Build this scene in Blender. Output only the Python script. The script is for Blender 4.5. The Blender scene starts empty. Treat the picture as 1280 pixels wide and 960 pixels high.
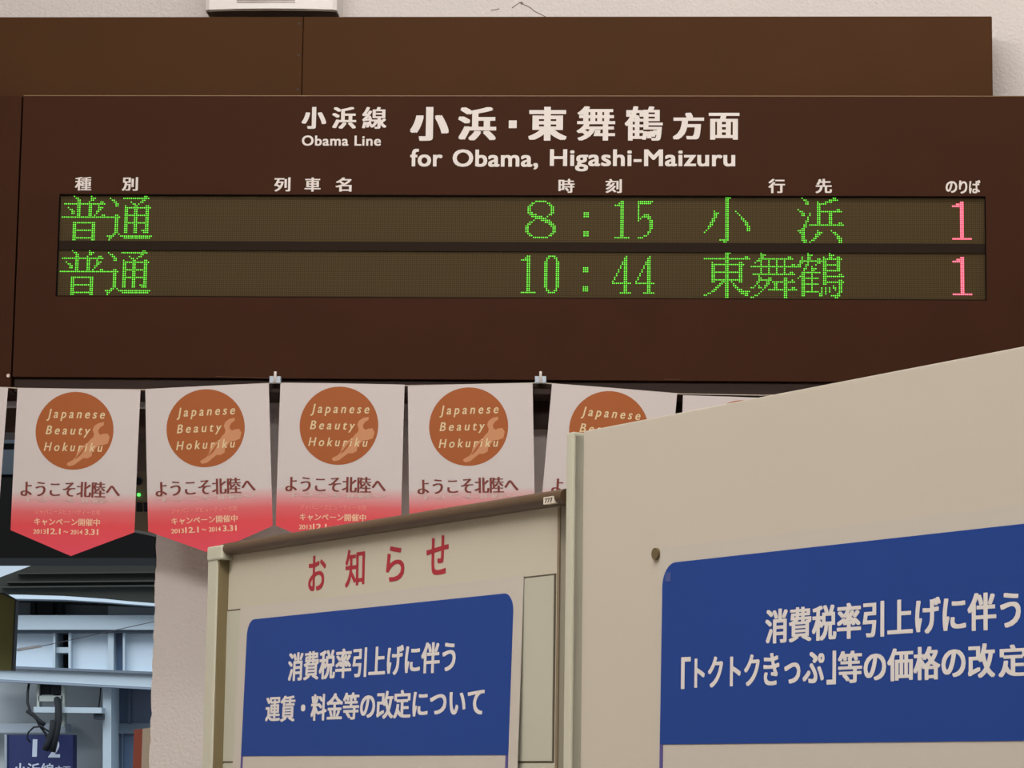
import bpy, bmesh, math, random
from mathutils import Vector, Matrix
random.seed(4)
C = bpy.context.scene.collection

# ------------------------------------------------------------------ camera
CAM = Vector((0, 0, 1.5))
F, PITCH, ROLL = 3500.0, 0.14229, 0.01377
YAW = 0.05377                          # the camera looks a little past square onto the departure board
YP = -1.04535 + YAW                   # heading of the notice boards
turn = Matrix.Rotation(YAW, 3, 'Z')
fwd = turn @ Vector((0, math.cos(PITCH), math.sin(PITCH)))
up0 = turn @ Vector((0, -math.sin(PITCH), math.cos(PITCH)))
x0_ = turn @ Vector((1, 0, 0))
rx = math.cos(ROLL) * x0_ + math.sin(ROLL) * up0
ux = -math.sin(ROLL) * x0_ + math.cos(ROLL) * up0
cd = bpy.data.cameras.new('camera')
cam = bpy.data.objects.new('camera', cd)
C.objects.link(cam)
cd.sensor_width = 36.0
cd.lens = 36.0 * F / 1280.0
cd.clip_end = 200
m = Matrix.Identity(4)
for i in range(3):
    m[i][0], m[i][1], m[i][2], m[i][3] = rx[i], ux[i], -fwd[i], CAM[i]
cam.matrix_world = m
bpy.context.scene.camera = cam

# ------------------------------------------------------------------ sky, lamps, exposure
sc = bpy.context.scene
sc.view_settings.view_transform = 'Standard'
sc.view_settings.look = 'None'
sc.view_settings.exposure = 0.0
sc.view_settings.gamma = 1.0
sc.view_settings.use_curve_mapping = False
w = bpy.data.worlds.new('sky')
sc.world = w
w.use_nodes = True
w.node_tree.nodes['Background'].inputs[0].default_value = (0.70, 0.85, 1.0, 1)
w.node_tree.nodes['Background'].inputs[1].default_value = 0.75


def lamp(name, loc, target, sx, sy, power, col):
    l = bpy.data.lights.new(name, 'AREA')
    l.shape = 'RECTANGLE'
    l.size, l.size_y, l.energy, l.color = sx, sy, power, col
    o = bpy.data.objects.new(name, l)
    C.objects.link(o)
    o.location = loc
    o.rotation_euler = (Vector(target) - Vector(loc)).to_track_quat('-Z', 'Y').to_euler()
    return o


WARM = (1.0, 0.955, 0.90)
lamp('ceiling_lamp', (0.3, 5.65, 4.15), (0.1, 7.0, 2.8), 4.4, 0.3, 27, WARM)
lamp('ceiling_lamp', (-1.0, 0.9, 4.2), (-0.4, 4.6, 1.2), 3.6, 0.5, 195, WARM)
lamp('ceiling_lamp', (-0.6, -1.6, 4.2), (-0.6, -0.6, 0), 3.6, 0.5, 60, WARM)
sl = bpy.data.lights.new('sun', 'SUN')
sl.energy, sl.angle, sl.color = 3.8, 1.0, (0.86, 0.94, 1.0)
so = bpy.data.objects.new('sun', sl)
C.objects.link(so)
so.rotation_euler = Vector((0.2, 1.0, -0.75)).to_track_quat('-Z', 'Y').to_euler()


# ------------------------------------------------------------------ frames and helpers
class Frame:
    def __init__(s, O, U, V, N):
        s.O, s.U, s.V, s.N = O, U.normalized(), V.normalized(), N.normalized()

    def pt(s, u, v, n=0.0):
        return s.O + u * s.U + v * s.V + n * s.N

    def uv(s, px, py, n=0.0):
        d = F * fwd + (px - 640) * rx - (py - 480) * ux
        O = s.O + n * s.N
        t = (O - CAM).dot(s.N) / d.dot(s.N)
        p = CAM + t * d - O
        return p.dot(s.U), p.dot(s.V)

    def tilt(s, u, v, n, a):
        """the same frame hung from (u, v, n) with its lower end swung out by a"""
        return Frame(s.pt(u, v, n), s.U, s.V * math.cos(a) - s.N * math.sin(a), s.N * math.cos(a) + s.V * math.sin(a))


def ray(px, py):
    return (F * fwd + (px - 640) * rx - (py - 480) * ux) / F


def heading(yaw, origin):
    return Frame(Vector(origin), Vector((math.cos(yaw), math.sin(yaw), 0)), Vector((0, 0, 1)), Vector((math.sin(yaw), -math.cos(yaw), 0)))


p0 = CAM + 7.0 * ray(640, 300)
B = heading(0.0, (p0.x, p0.y, 0))                     # departure board front, v = height above the floor
p0 = CAM + 2.26 * ray(704, 700)
K = heading(YP, (p0.x, p0.y, 0))                     # notice boards


def lin(r, g, b):
    f = lambda c: ((c / 255 + 0.055) / 1.055) ** 2.4 if c > 10.3 else c / 255 / 12.92
    return (f(r), f(g), f(b), 1)


MATS = {}


def mat(name, rgb, rough=0.6, metal=0.0, spec=0.5, var=0.0, vscale=8.0, bump=0.0, bscale=120.0, emit=None, estr=1.0):
    if name in MATS:
        return MATS[name]
    mt = bpy.data.materials.new(name)
    mt.use_nodes = True
    nt = mt.node_tree
    b = nt.nodes['Principled BSDF']
    b.inputs['Base Color'].default_value = lin(*rgb)
    b.inputs['Roughness'].default_value = rough
    b.inputs['Metallic'].default_value = metal
    b.inputs['Specular IOR Level'].default_value = spec
    tc = nt.nodes.new('ShaderNodeTexCoord')
    if var:
        nz = nt.nodes.new('ShaderNodeTexNoise')
        nz.inputs['Scale'].default_value = vscale
        nz.inputs['Detail'].default_value = 5
        nt.links.new(tc.outputs['Object'], nz.inputs['Vector'])
        mx = nt.nodes.new('ShaderNodeMix')
        mx.data_type = 'RGBA'
        c = lin(*rgb)
        mx.inputs[6].default_value = tuple(min(1, k * (1 - var)) for k in c[:3]) + (1,)
        mx.inputs[7].default_value = tuple(min(1, k * (1 + var)) for k in c[:3]) + (1,)
        nt.links.new(nz.outputs['Fac'], mx.inputs[0])
        nt.links.new(mx.outputs[2], b.inputs['Base Color'])
    if bump:
        nb = nt.nodes.new('ShaderNodeTexNoise')
        nb.inputs['Scale'].default_value = bscale
        nb.inputs['Detail'].default_value = 4
        nt.links.new(tc.outputs['Object'], nb.inputs['Vector'])
        bp = nt.nodes.new('ShaderNodeBump')
        bp.inputs['Strength'].default_value = bump
        bp.inputs['Distance'].default_value = 0.01
        nt.links.new(nb.outputs['Fac'], bp.inputs['Height'])
        nt.links.new(bp.outputs['Normal'], b.inputs['Normal'])
    if emit:
        b.inputs['Emission Color'].default_value = emit
        b.inputs['Emission Strength'].default_value = estr
    MATS[name] = mt
    return mt


class G:
    """world-space geometry collected into one mesh"""
    def __init__(s):
        s.v, s.f = [], []

    def add(s, vs, fs):
        k = len(s.v)
        s.v += [Vector(p) for p in vs]
        s.f += [tuple(i + k for i in f) for f in fs]
        return s

    def prism(s, fr, poly, n0, n1):
        """polygon in (u, v), counter-clockwise seen from +N, from n0 (back) to n1 (front)"""
        k = len(poly)
        a = sum(poly[i][0] * poly[(i + 1) % k][1] - poly[(i + 1) % k][0] * poly[i][1] for i in range(k))
        if a < 0:
            poly = poly[::-1]
        vs = [fr.pt(u, v, n1) for u, v in poly] + [fr.pt(u, v, n0) for u, v in poly]
        fs = [tuple(range(k)), tuple(range(2 * k - 1, k - 1, -1))]
        fs += [(i, i + k, (i + 1) % k + k, (i + 1) % k) for i in range(k)]
        return s.add(vs, fs)

    def box(s, fr, u0, u1, v0, v1, n0, n1):
        return s.prism(fr, [(u0, v0), (u1, v0), (u1, v1), (u0, v1)], n0, n1)

    def pxprism(s, fr, pts, n0, n1):
        return s.prism(fr, [fr.uv(x, y, n1) for x, y in pts], n0, n1)

    def flat(s, fr, poly, n):
        return s.add([fr.pt(u, v, n) for u, v in poly], [tuple(range(len(poly)))])

    def tube(s, pts, r, seg=8):
        k = len(s.v)
        pts = [Vector(p) for p in pts]
        for i, p in enumerate(pts):
            d = (pts[min(i + 1, len(pts) - 1)] - pts[max(i - 1, 0)]).normalized()
            a = d.cross(Vector((0.13, 0.31, 0.94)) if abs(d.z) < 0.9 else Vector((1, 0, 0))).normalized()
            b = d.cross(a)
            for j in range(seg):
                t = 2 * math.pi * j / seg
                s.v.append(p + r * (math.cos(t) * a + math.sin(t) * b))
        for i in range(len(pts) - 1):
            for j in range(seg):
                s.f.append((k + i * seg + j, k + i * seg + (j + 1) % seg, k + (i + 1) * seg + (j + 1) % seg, k + (i + 1) * seg + j))
        s.f.append(tuple(k + j for j in range(seg))[::-1])
        e = k + (len(pts) - 1) * seg
        s.f.append(tuple(e + j for j in range(seg)))
        return s

    def disc(s, fr, u, v, n0, n1, r, seg=16, ry=None):
        ry = ry or r
        return s.prism(fr, [(u + r * math.cos(2 * math.pi * i / seg), v + ry * math.sin(2 * math.pi * i / seg)) for i in range(seg)], n0, n1)


def root_matrix(o):
    while o.parent:
        o = o.parent
    return o.matrix_basis.copy()


def build(name, g, material, parent=None, bevel=0.0, smooth=False, label=None):
    me = bpy.data.meshes.new(name)
    if parent is None:
        xs = [sum(c) for c in zip(*g.v)]
        org = Vector((xs[0] / len(g.v), xs[1] / len(g.v), min(p.z for p in g.v)))
        inv = Matrix.Translation(-org)
    else:
        inv = root_matrix(parent).inverted()
    me.from_pydata([inv @ p for p in g.v], [], g.f)
    me.validate()
    bm = bmesh.new()
    bm.from_mesh(me)
    if bevel:
        es = [e for e in bm.edges if len(e.link_faces) == 2 and e.calc_face_angle(0) > 0.6]
        bmesh.ops.bevel(bm, geom=es, offset=bevel, segments=2, affect='EDGES', clamp_overlap=True, profile=0.6)
    bm.to_mesh(me)
    bm.free()
    me.materials.append(material)
    if smooth:
        for p in me.polygons:
            p.use_smooth = True
    o = bpy.data.objects.new(name, me)
    C.objects.link(o)
    if parent is None:
        o.location = org
    else:
        o.parent = parent
    if label:
        o['label'] = label
    return o


def thing(name, label, cat, fr, u, v, n=0.0, group=None):
    o = bpy.data.objects.new(name, None)
    C.objects.link(o)
    o.empty_display_size = 0.05
    M = Matrix.Identity(4)
    P = fr.pt(u, v, n)
    for i in range(3):
        M[i][0], M[i][1], M[i][2], M[i][3] = fr.U[i], -fr.N[i], fr.V[i], P[i]
    o.matrix_basis = M
    return tag(o, label, cat, group)


def tag(o, label, cat, group=None):
    o['label'], o['category'] = label, cat
    if group:
        o['group'] = group
    return o


def struct(name, g, material, **k):
    o = build(name, g, material, **k)
    o['kind'] = 'structure'
    return o


_glyphs = {}


def glyph(body, off=0.0, strikes=((0, 0),), shear=0.0, space=1.0):
    """outline of a piece of writing, filled; heavier strokes by setting the outline wider and by overlapping copies"""
    key = (body, off, tuple(strikes), shear, space)
    if key in _glyphs:
        return _glyphs[key]
    c = bpy.data.curves.new('t', 'FONT')
    c.body, c.size, c.offset, c.resolution_u, c.shear, c.space_character = body, 1, off, 4, shear, space
    o = bpy.data.objects.new('t', c)
    C.objects.link(o)
    me = bpy.data.meshes.new_from_object(o.evaluated_get(bpy.context.evaluated_depsgraph_get()))
    vs = [(v.co.x, v.co.y) for v in me.vertices]
    fs = [tuple(p.vertices) for p in me.polygons]
    bpy.data.objects.remove(o)
    bpy.data.curves.remove(c)
    bpy.data.meshes.remove(me)
    V, FA = [], []
    for q, (dx, dy) in enumerate(strikes):
        k = len(V)
        V += [(x + dx, y + dy, q * 0.00002) for x, y in vs]
        FA += [tuple(i + k for i in f) for f in fs]
    _glyphs[key] = (V, FA)
    return V, FA


def fitted(gl, u0, u1, v0, v1):
    V, FA = gl
    xs = [p[0] for p in V]
    ys = [p[1] for p in V]
    a, b, c, d = min(xs), max(xs), min(ys), max(ys)
    return [(u0 + (p[0] - a) / (b - a) * (u1 - u0), v0 + (p[1] - c) / (d - c) * (v1 - v0), p[2] if len(p) > 2 else 0) for p in V], FA


def write(g, fr, gl, x0, y0, x1, y1, n, xm=None):
    """writing whose box in the photograph runs from top left (x0,y0) to bottom right (x1,y1), laid on the frame's surface"""
    u0, v1 = fr.uv(x0, y0, n)
    u1, v0 = fr.uv(x1, y1, n)
    vs, fs = fitted(gl, u0, u1, v0, v1)
    g.add([fr.pt(u, v, n + q) for u, v, q in vs], fs)


def hv(s, t=0.0):
    return [(-s, 0), (0, 0), (s, 0)] if not t else [(-s, -t), (0, -t), (s, -t), (-s, t), (0, t), (s, t)]


# ------------------------------------------------------------------ materials
WALL = mat('plaster', (217, 211, 209), 0.9, spec=0.2, var=0.05, vscale=3, bump=0.4, bscale=130)
BROWN = mat('brown_painted_metal', (62, 34, 20), 0.66, spec=0.10, var=0.12, vscale=6)
BROWN2 = mat('brown_cover_metal', (72, 45, 23), 0.66, spec=0.10, var=0.10, vscale=6)
DARKBROWN = mat('dark_brown_trim', (52, 33, 26), 0.6, spec=0.3)
GAP = mat('dark_joint', (16, 11, 9), 0.9, spec=0.1)
SCREWD = mat('dark_screw', (30, 20, 14), 0.5)
WHITEINK = mat('white_lettering', (226, 219, 216), 0.6, spec=0.3)
DIVIDER = mat('display_divider', (40, 30, 23), 0.7, spec=0.1)
BOARDW = mat('cream_panel', (182, 175, 163), 0.55, spec=0.3, var=0.025, vscale=7)
BOARDA = mat('aged_white_panel', (184, 178, 163), 0.55, spec=0.3, var=0.05, vscale=5)
INSET = mat('greenish_white_panel', (175, 174, 160), 0.5, spec=0.3, var=0.02)
ALU = mat('pale_aluminium', (182, 180, 164), 0.45, spec=0.5)
ALU_SIDE = mat('grey_aluminium_channel', (176, 174, 160), 0.45, spec=0.5)
OLIVE = mat('olive_frame_channel', (112, 100, 72), 0.5, spec=0.4, var=0.1, vscale=30)
RAIL = mat('rail_dark_reflection', (80, 61, 43), 0.4, spec=0.5, var=0.1, vscale=40)  # brown stands in for dark reflections on the aluminium rail
PAPER = mat('poster_paper', (180, 174, 166), 0.6, spec=0.3)
BLUE = mat('poster_blue', (21, 58, 132), 0.55, spec=0.25, var=0.06, vscale=12)
BLUELINE = mat('poster_blue_rule', (76, 66, 128), 0.5)
POSTERINK = mat('poster_white_lettering', (206, 202, 200), 0.55, spec=0.3)
RED = mat('red_lettering', (158, 38, 52), 0.5, spec=0.3)
GREEN_LED = mat('green_led', (20, 60, 10), 0.4, emit=(0.155, 1.0, 0.05, 1), estr=1.2)
RED_LED = mat('red_led', (60, 10, 14), 0.4, emit=(1.0, 0.13, 0.20, 1), estr=2.4)


def led_face_material():
    mt = bpy.data.materials.new('unlit_led_matrix')
    mt.use_nodes = True
    nt = mt.node_tree
    b = nt.nodes['Principled BSDF']
    b.inputs['Roughness'].default_value = 0.6
    b.inputs['Specular IOR Level'].default_value = 0.12
    uv = nt.nodes.new('ShaderNodeUVMap')
    uv.uv_map = 'dots'
    fr = nt.nodes.new('ShaderNodeVectorMath')
    fr.operation = 'FRACTION'
    nt.links.new(uv.outputs[0], fr.inputs[0])
    ds = nt.nodes.new('ShaderNodeVectorMath')
    ds.operation = 'DISTANCE'
    ds.inputs[1].default_value = (0.5, 0.5, 0)
    nt.links.new(fr.outputs[0], ds.inputs[0])
    rp = nt.nodes.new('ShaderNodeValToRGB')
    rp.color_ramp.elements[0].position = 0.34
    rp.color_ramp.elements[0].color = lin(80, 66, 38)
    rp.color_ramp.elements[1].position = 0.5
    rp.color_ramp.elements[1].color = lin(58, 46, 26)
    nt.links.new(ds.outputs['Value'], rp.inputs[0])
    nt.links.new(rp.outputs[0], b.inputs['Base Color'])
    return mt


LEDFACE = led_face_material()

# ------------------------------------------------------------------ the hall
WN = -0.21                                             # wall plane behind the board's front
u_l, u_r, CEIL = -4.2, 4.6, 4.3
uo, vo = B.uv(195, 520, WN)                            # right edge and head of the opening in the wall
uo0 = B.uv(195, 700, WN)[0]
g = G()
vhead = B.uv(100, 508, WN)[1]
edge = []
nseg = 150
for i in range(nseg + 1):
    v = vhead * i / nseg
    edge.append((uo0 + random.uniform(-0.002, 0.002), v))
poly = [(u_l, CEIL), (u_l, vhead)] + edge[::-1] + [(u_r, 0), (u_r, CEIL)]
g.prism(B, poly, WN - 0.22, WN)
wall_back = struct('wall_back', g, WALL)
CRACK = mat('plaster_crack', (120, 108, 92), 0.9)
g = G()
for pts, r in (([(650, 3), (655, 6), (662, 9), (668, 14), (674, 17), (682, 21)], 0.0012), ([(650, 3), (644, 7), (640, 10)], 0.0011), ([(651, 3), (653, 5)], 0.0032), ([(614, 13), (620, 12), (624, 11)], 0.0013)):
    g.tube([B.pt(*B.uv(x, y, WN), WN) for x, y in pts], r, 5)
build('crack', g, CRACK, wall_back, label='thin dark crack in the plaster')
FLOOR = mat('grey_floor', (186, 178, 168), 0.5, var=0.05)
g = G().box(B, u_l, u_r, -0.1, 0.0, WN, 10.5)
struct('floor', g, FLOOR)
g = G().box(B, u_l, u_r, CEIL, CEIL + 0.1, WN - 0.2, 10.5)
struct('ceiling', g, mat('ceiling_white', (222, 216, 208), 0.9))
SIDE = mat('side_wall', (214, 205, 195), 0.9)
struct('wall_left', G().box(B, u_l - 0.15, u_l, 0, CEIL, WN, 10.5), SIDE)
struct('wall_right', G().box(B, u_r, u_r + 0.15, 0, CEIL, WN, 10.5), SIDE)
struct('wall_front', G().box(B, u_l, u_r, 0, CEIL, 10.5, 10.65), SIDE)
# dark brown beams under the board, in front of the wall on either side of the pillar
g = G().prism(B, [(u_l + 0.02, B.uv(20, 526, WN)[1]), (uo0 - 0.004, B.uv(178, 541, WN)[1]), (uo0 - 0.004, 2.60), (u_l + 0.02, 2.60)], WN - 0.2, WN - 0.04)
struct('trim_1', g, mat('transom_brown', (84, 62, 50), 0.6, spec=0.3))
ub = B.uv(600, 520, WN)[0]
g = G().box(B, ub, u_r - 0.02, B.uv(676, 537, WN)[1], 2.60, WN + 0.001, WN + 0.07)
struct('trim_2', g, DARKBROWN, bevel=0.003)

# ------------------------------------------------------------------ departure board
vb = B.uv(640, 474.5)[1]                               # lower edge of the housing
vt = B.uv(640, 120.3)[1]
us = B.uv(22, 280)[0]                                  # seam on the left
ue = B.uv(1430, 300)[0]
board = thing('departure_board', 'long dark brown train departure board with two rows of green dot lettering', 'departure board', B, (us + ue) / 2, vb - 0.05, -0.15)
dl, dt = B.uv(74, 243.5, 0)
dr, db = B.uv(1233.5, 374, 0)
dt, db = B.uv(650, 243.8, 0)[1], B.uv(650, 373.0, 0)[1]
g = G()
us2 = us + 0.0025
g.box(B, us2, ue, dt, vt, WN + 0.001, 0)
g.box(B, us2, ue, vb, db, WN + 0.001, 0)
g.box(B, us2, dl, db, dt, WN + 0.001, 0)
g.box(B, dr, ue, db, dt, WN + 0.001, 0)
build('housing', g, BROWN, board)
g = G().box(B, us2, ue, vt, vt + 0.0022, -0.029, -0.001)
build('top_edge', g, mat('lit_brown_edge', (128, 98, 62), 0.5), board, label='upper edge coloured paler for the light it catches')  # paler colour stands in for light caught along the edge
# display window: thin dark surround, two rows, one strip between
e = 0.0022
g = G()
for a in ((dl, dl + e, db, dt), (dr - e, dr, db, dt), (dl, dr, dt - e, dt), (dl, dr, db, db + e)):
    g.box(B, *a, -0.0135, -0.0015)
build('display_surround', g, GAP, board)
PITCH_D = None
nd = -0.012
r1 = (dt - e, B.uv(650, 302.0, 0)[1])
r2 = (B.uv(650, 314.0, 0)[1], db + e)
pa, pb = B.uv(76.5, 312.6, nd), B.uv(880.6, 317, nd)
DP = (pb[0] - pa[0]) / 334.0                           # dot pitch
g = G().box(B, dl + e, dr - e, r2[0], r1[1], -0.016, -0.007)
build('divider_strip', g, DIVIDER, board, bevel=0.0015)


def display_row(top, bottom, org_u, org_v):
    g = G().box(B, dl + e, dr - e, bottom, top, -0.03, nd)
    o = build('led_display', g, LEDFACE, board, label='olive dot matrix display')
    me = o.data
    uvl = me.uv_layers.new(name='dots')
    Mi = root_matrix(board)
    for lp in me.loops:
        p = Mi @ me.vertices[lp.vertex_index].co - B.O
        uvl.data[lp.index].uv = ((p.dot(B.U) - org_u) / DP + 0.5, (p.dot(B.V) - org_v) / DP + 0.5)
    return o


GLY = {
 'fu': "0:6,15;1:7-8,15-17;2:8-9,15-16;3:8-9,14,20-21;4:1-22;5:8-9,14-15,19;6:3,8-9,14-15,19-21;7:4-5,8-9,14-15,19-20;8:5-6,8-9,14-15,18-19;9:5-6,8-9,14-15,18;10:8-9,14-15,17,21-22;11:0-23;14:6-17;15-23:6-7,16-17;18:6-17;22:6-17",
 'tsu': "0:19-20;1:1,8-21;2:2-3,18-19;3:3-4,12,17-18;4:4-5,13-14,16;5:4-5,9,14-15,20-21;6:9-22;7-19:9-10,14-15,20-21;10:4-5,9-21;11:0-6;14:9-21;18:18-21;19:19-20;12-19:4-5;20:3-4,6;21:0-3,7-23;22:1-2,9-22;23:1",
 '8': "2:5-10;3:3-4,11-12;4:2-3,12-13;5-7:1-2,13-14;8:1-3,13-14;9:2-5,12-13;10:3-8,11;11:5-10;12:4,8-12;13:2-3,10-13;14:1-2,12-14;15:0-1,13-15;16-18:0-1,14-15;19:1-2,13-14;20:2-3,12-13;21:4-11",
 ':u': "8-10:0-2",
 ':l': "18-20:0-2",
 '1': "2:3-4;3:2-4;4:0-4;5-20:3-4;21:0-7",
 '5': "2:0-7;3:0-6;4-10:0;9:3-5;10:2-6;11:0-1,5-6;12:0,6-7;13-16:6-7;17:6;18:5-6;19:5;20:3-4;21:0-2",
 'ko': "0:11-13;1-22:11-12;22:8-12;23:10-11;7:5,16;8:5-7,17;9:5-6,18;10:5-6,19;11:4-5,19-20;12:4-5,20-21;13:3-4,21-22;14:3-4,21-22;15:2-3,22-23;16:2,22-23;17:1,22-23;18:0",
 'hama': "0:2,18-19;1:3-4,16-20;2:4-5,10,14-17;3:4-5,10-14;4-14:10-11;6:0,20-21;7:1-2,10-22;8-14:16-17;8:2-3,6;9:2-3,6;10:5;11:5;12:4-5;13:4,21-22;14:3-4,6-23;15:3-4;16:2-3;17:0-3,10,17;18:1-3,10-12,18-19;19:2-3,9-11,19-20;20:2-3,9-10,20-21;21:2-3,8-9,20-22;22:2-4,7-8,21-22;23:3-4,6,21-22",
 'higashi': "0:11-13;1-23:11-12;2:21-22;3:0-23;5:4,18-19;6:4-20;7-15:4-5,18-19;10:4-19;14:4-19;15:9-10,14;16:8-9,15;17:7-8,15-16;18:6-7,16-17;19:5-6,17-19;20:4-5,18-23;21:2-3,19-22;22:0-1,21-22",
 'mai': "0:5;1:5-7;2:5-6,19-20;3:4-21;4:3-5,9,13,17;5:2,5,9,13,17;6:5,9,13,17,21-22;7:0-23;8-10:5,9,13,17;10:20-21;11:1-22;12:4;13:4-5,9-10,17-18;14:4-10,17-18,21;15:3-4,8-9,11-22;16:3,8-9,12-13,17-18;17:2,4,7-8,12-13,17-18;18:0-1,4-5,7,12-13,17-18,21-22;19:6,9-23;20:5,17-18;21:4,17-18;22:2-3,17-18;23:0-1,17-18",
 'zuru': "0:5,16;1:5-7,16-18;2:2,5-6,13,16-17,20-21;3:2,5-6,10-11,13-22;4:1-14,20-21;5:1-2,5,10-11,13-14,20-21;6:0-1,4-5,9,13-21;7:0-1,4,7,13-14,20-21;8:3-4,7-9,13-14,20-21;9:3,7-8,13-21;10:2-11,13-14;11:2-3,7,13-14,21-22;12:1-3,7,13-23;13:0,2-10,13-14;14:2-3,7,13-14,21-22;15:2-3,7,13-23;16:2-10,13-14,21-22;17:2-3,7,18,21-22;18:2-3,7,12,14,16,18-19,21-22;19:2-3,7,12,14,16,19,21-22;20:2-10,12,14,16,21-22;21:2-3,11-12,14,20-21;22:2-3,11-12,17-21;23:19-20",
 '0': "2:2-5;3:1-2,5-6;4:1,6;5-18:0-1,6-7;19:1,6;20:1-2,5-6;21:2-5",
 '4': "2:7;3-4:6-7;5-6:5-7;7-8:4,6-7;9-10:3,6-7;11-12:2,6-7;13-14:1,6-7;15:0,6-7;16:0-9;17-20:6-7;21:4-9",
 'R1': "2:4-5;3:2-5;4:0-5;5-20:4-5;21:0-9",
}


def dots(spec):
    out = set()
    for part in spec.split(';'):
        r, c = part.split(':')
        ra = [int(k) for k in r.split('-')]
        for run in c.split(','):
            ca = [int(k) for k in run.split('-')]
            for y in range(ra[0], ra[-1] + 1):
                for x in range(ca[0], ca[-1] + 1):
                    out.add((x, y))
    return sorted(out)


def led_glyph(key, px, py, row, ou, ov, material):
    u, v = B.uv(px, py, nd)
    cu, cv = round((u - ou) / DP), 0
    g = G()
    r, h = DP * (0.46 if key == 'R1' else 0.36), 0.0016  # red dots are drawn wider to stand in for their glow
    for x, y in dots(GLY[key]):
        cu0, cv0 = ou + (cu + x) * DP, ov - y * DP
        ring = [B.pt(cu0 + r * math.cos(a), cv0 + r * math.sin(a), nd + 0.0001) for a in [math.pi / 4 * k for k in range(8)]]
        top = [B.pt(cu0 + r * .62 * math.cos(a), cv0 + r * .62 * math.sin(a), nd + h) for a in [math.pi / 4 * k for k in range(8)]]
        g.add(ring + top, [tuple(range(8, 16))] + [(k, (k + 1) % 8, (k + 1) % 8 + 8, k + 8) for k in range(8)])
    build('led_character', g, material, row)


ou = pa[0]
ov1 = B.uv(650, 246.9, nd)[1]
ov2 = B.uv(650, 315.4, nd)[1]
row1 = display_row(r1[0], r1[1], ou, ov1)
row2 = display_row(r2[0], r2[1], ou, ov2)
for key, px, py in (('fu', 78.2, 244.4), ('tsu', 136, 244.8), ('8', 658.8, 246.6), (':u', 730.8, 246.9), (':l', 730.8, 246.9), ('1', 769.2, 247), ('5', 798.6, 247), ('ko', 880.8, 247.6), ('hama', 997.6, 248.3)):
    led_glyph(key, px, py, row1, ou, ov1, GREEN_LED)
led_glyph('R1', 1191.7, 248.2, row1, ou, ov1, RED_LED)
for key, px, py in (('fu', 75.4, 312.6), ('tsu', 133.2, 312.9), ('1', 653, 315.5), ('0', 682, 315.5), (':u', 729.7, 315.6), (':l', 729.7, 315.6), ('4', 766.4, 315.8), ('4', 795.4, 316), ('higashi', 880.6, 317), ('mai', 938.6, 317.2), ('zuru', 997.2, 317.4)):
    led_glyph(key, px, py, row2, ou, ov2, GREEN_LED)
led_glyph('R1', 1191.5, 317.4, row2, ou, ov2, RED_LED)

# printed headings
NI = 0.0003


def heading_line(items, name='lettering'):
    for gl, x0, y0, x1, y1 in items:
        g = G()
        write(g, B, gl, x0, y0, x1, y1, NI)
        build(name, g, WHITEINK, board)


def kj(c, off=0.012, s=0.022):
    return glyph(c, 0, hv(s + off * 0.7, off))


heading_line([(kj('小', .02, .035), 377.5, 133.7, 407.5, 161), (kj('浜', .014, .03), 415.5, 133.7, 445, 161), (kj('線', .008, .022), 453, 133.7, 483, 161)])
heading_line([(glyph('Obama Line', 0, hv(.024, .012), 0, 1.08), 377.5, 169.3, 476, 182.3)])
sq = ([(0, 0), (1, 0), (1, 1), (0, 1)], [(0, 1, 2, 3)])
heading_line([(kj('小', .025, .04), 513, 133.7, 560.8, 176), (kj('浜', .018, .034), 573, 133.7, 620, 175.8), (sq, 636, 150.5, 645.8, 160.2), (kj('東', .02, .035), 660.5, 133.5, 708.3, 175.8), (kj('舞', .009, .026), 721, 132.8, 768.8, 175.8), (kj('鶴', .008, .024), 781, 132.8, 828.3, 175.8), (kj('方', .022, .04), 841, 140.7, 880, 174.6), (kj('面', .014, .034), 886, 141, 924.3, 174.6)])
heading_line([(glyph('for', 0, hv(.026, .014), 0, 1.05), 513, 186, 553, 208.3), (glyph('Obama,', 0, hv(.026, .014), 0, 1.05), 566, 186.7, 672.5, 211.9), (glyph('Higashi-Maizuru', 0, hv(.026, .014), 0, 1.05), 687.5, 186.6, 919, 214.6)])
heading_line([(kj('種', .006), 94, 221.2, 114, 238.2), (kj('別', .012), 152.7, 221.5, 172.2, 238.4)])
heading_line([(kj('列', .012), 343, 221.8, 362.8, 239.4), (kj('車', .012), 381, 221.9, 400.6, 239.5), (kj('名', .012), 419.5, 221.9, 439.4, 239.5)])
heading_line([(kj('時', .01), 698.2, 223.6, 718.1, 241), (kj('刻', .01), 757, 223.8, 777.2, 241.2)])
heading_line([(kj('行', .014), 960.4, 223.5, 981.3, 241.4), (kj('先', .014), 1019.4, 223.6, 1040, 241.5)])
heading_line([(glyph('の', 0, hv(.03, .016)), 1182, 226.4, 1196.6, 241), (glyph('り', 0, hv(.03, .016)), 1198.6, 225.6, 1209.2, 242), (glyph('ば', 0, hv(.03, .016)), 1211.2, 225.2, 1225.6, 241.8)])
# lower lip, set back
g = G().box(B, us2, ue, vb - 0.034, vb - 0.0012, WN + 0.001, -0.018)
build('lower_lip', g, DARKBROWN, board, bevel=0.002)
g = G().tube([B.pt(*B.uv(270, 470.5), 0.0002), B.pt(*B.uv(337, 473), 0.0002)], 0.0005, 5)
build('scratch', g, mat('scratched_brown', (112, 78, 60), 0.6), board, label='thin pale scratch')
g = G().tube([B.pt(*B.uv(830, 474), 0.0002), B.pt(*B.uv(850, 474.3), 0.0002)], 0.0005, 5)
build('scratch', g, mat('scratched_brown', (112, 78, 60), 0.6), board, label='thin pale scratch')

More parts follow.
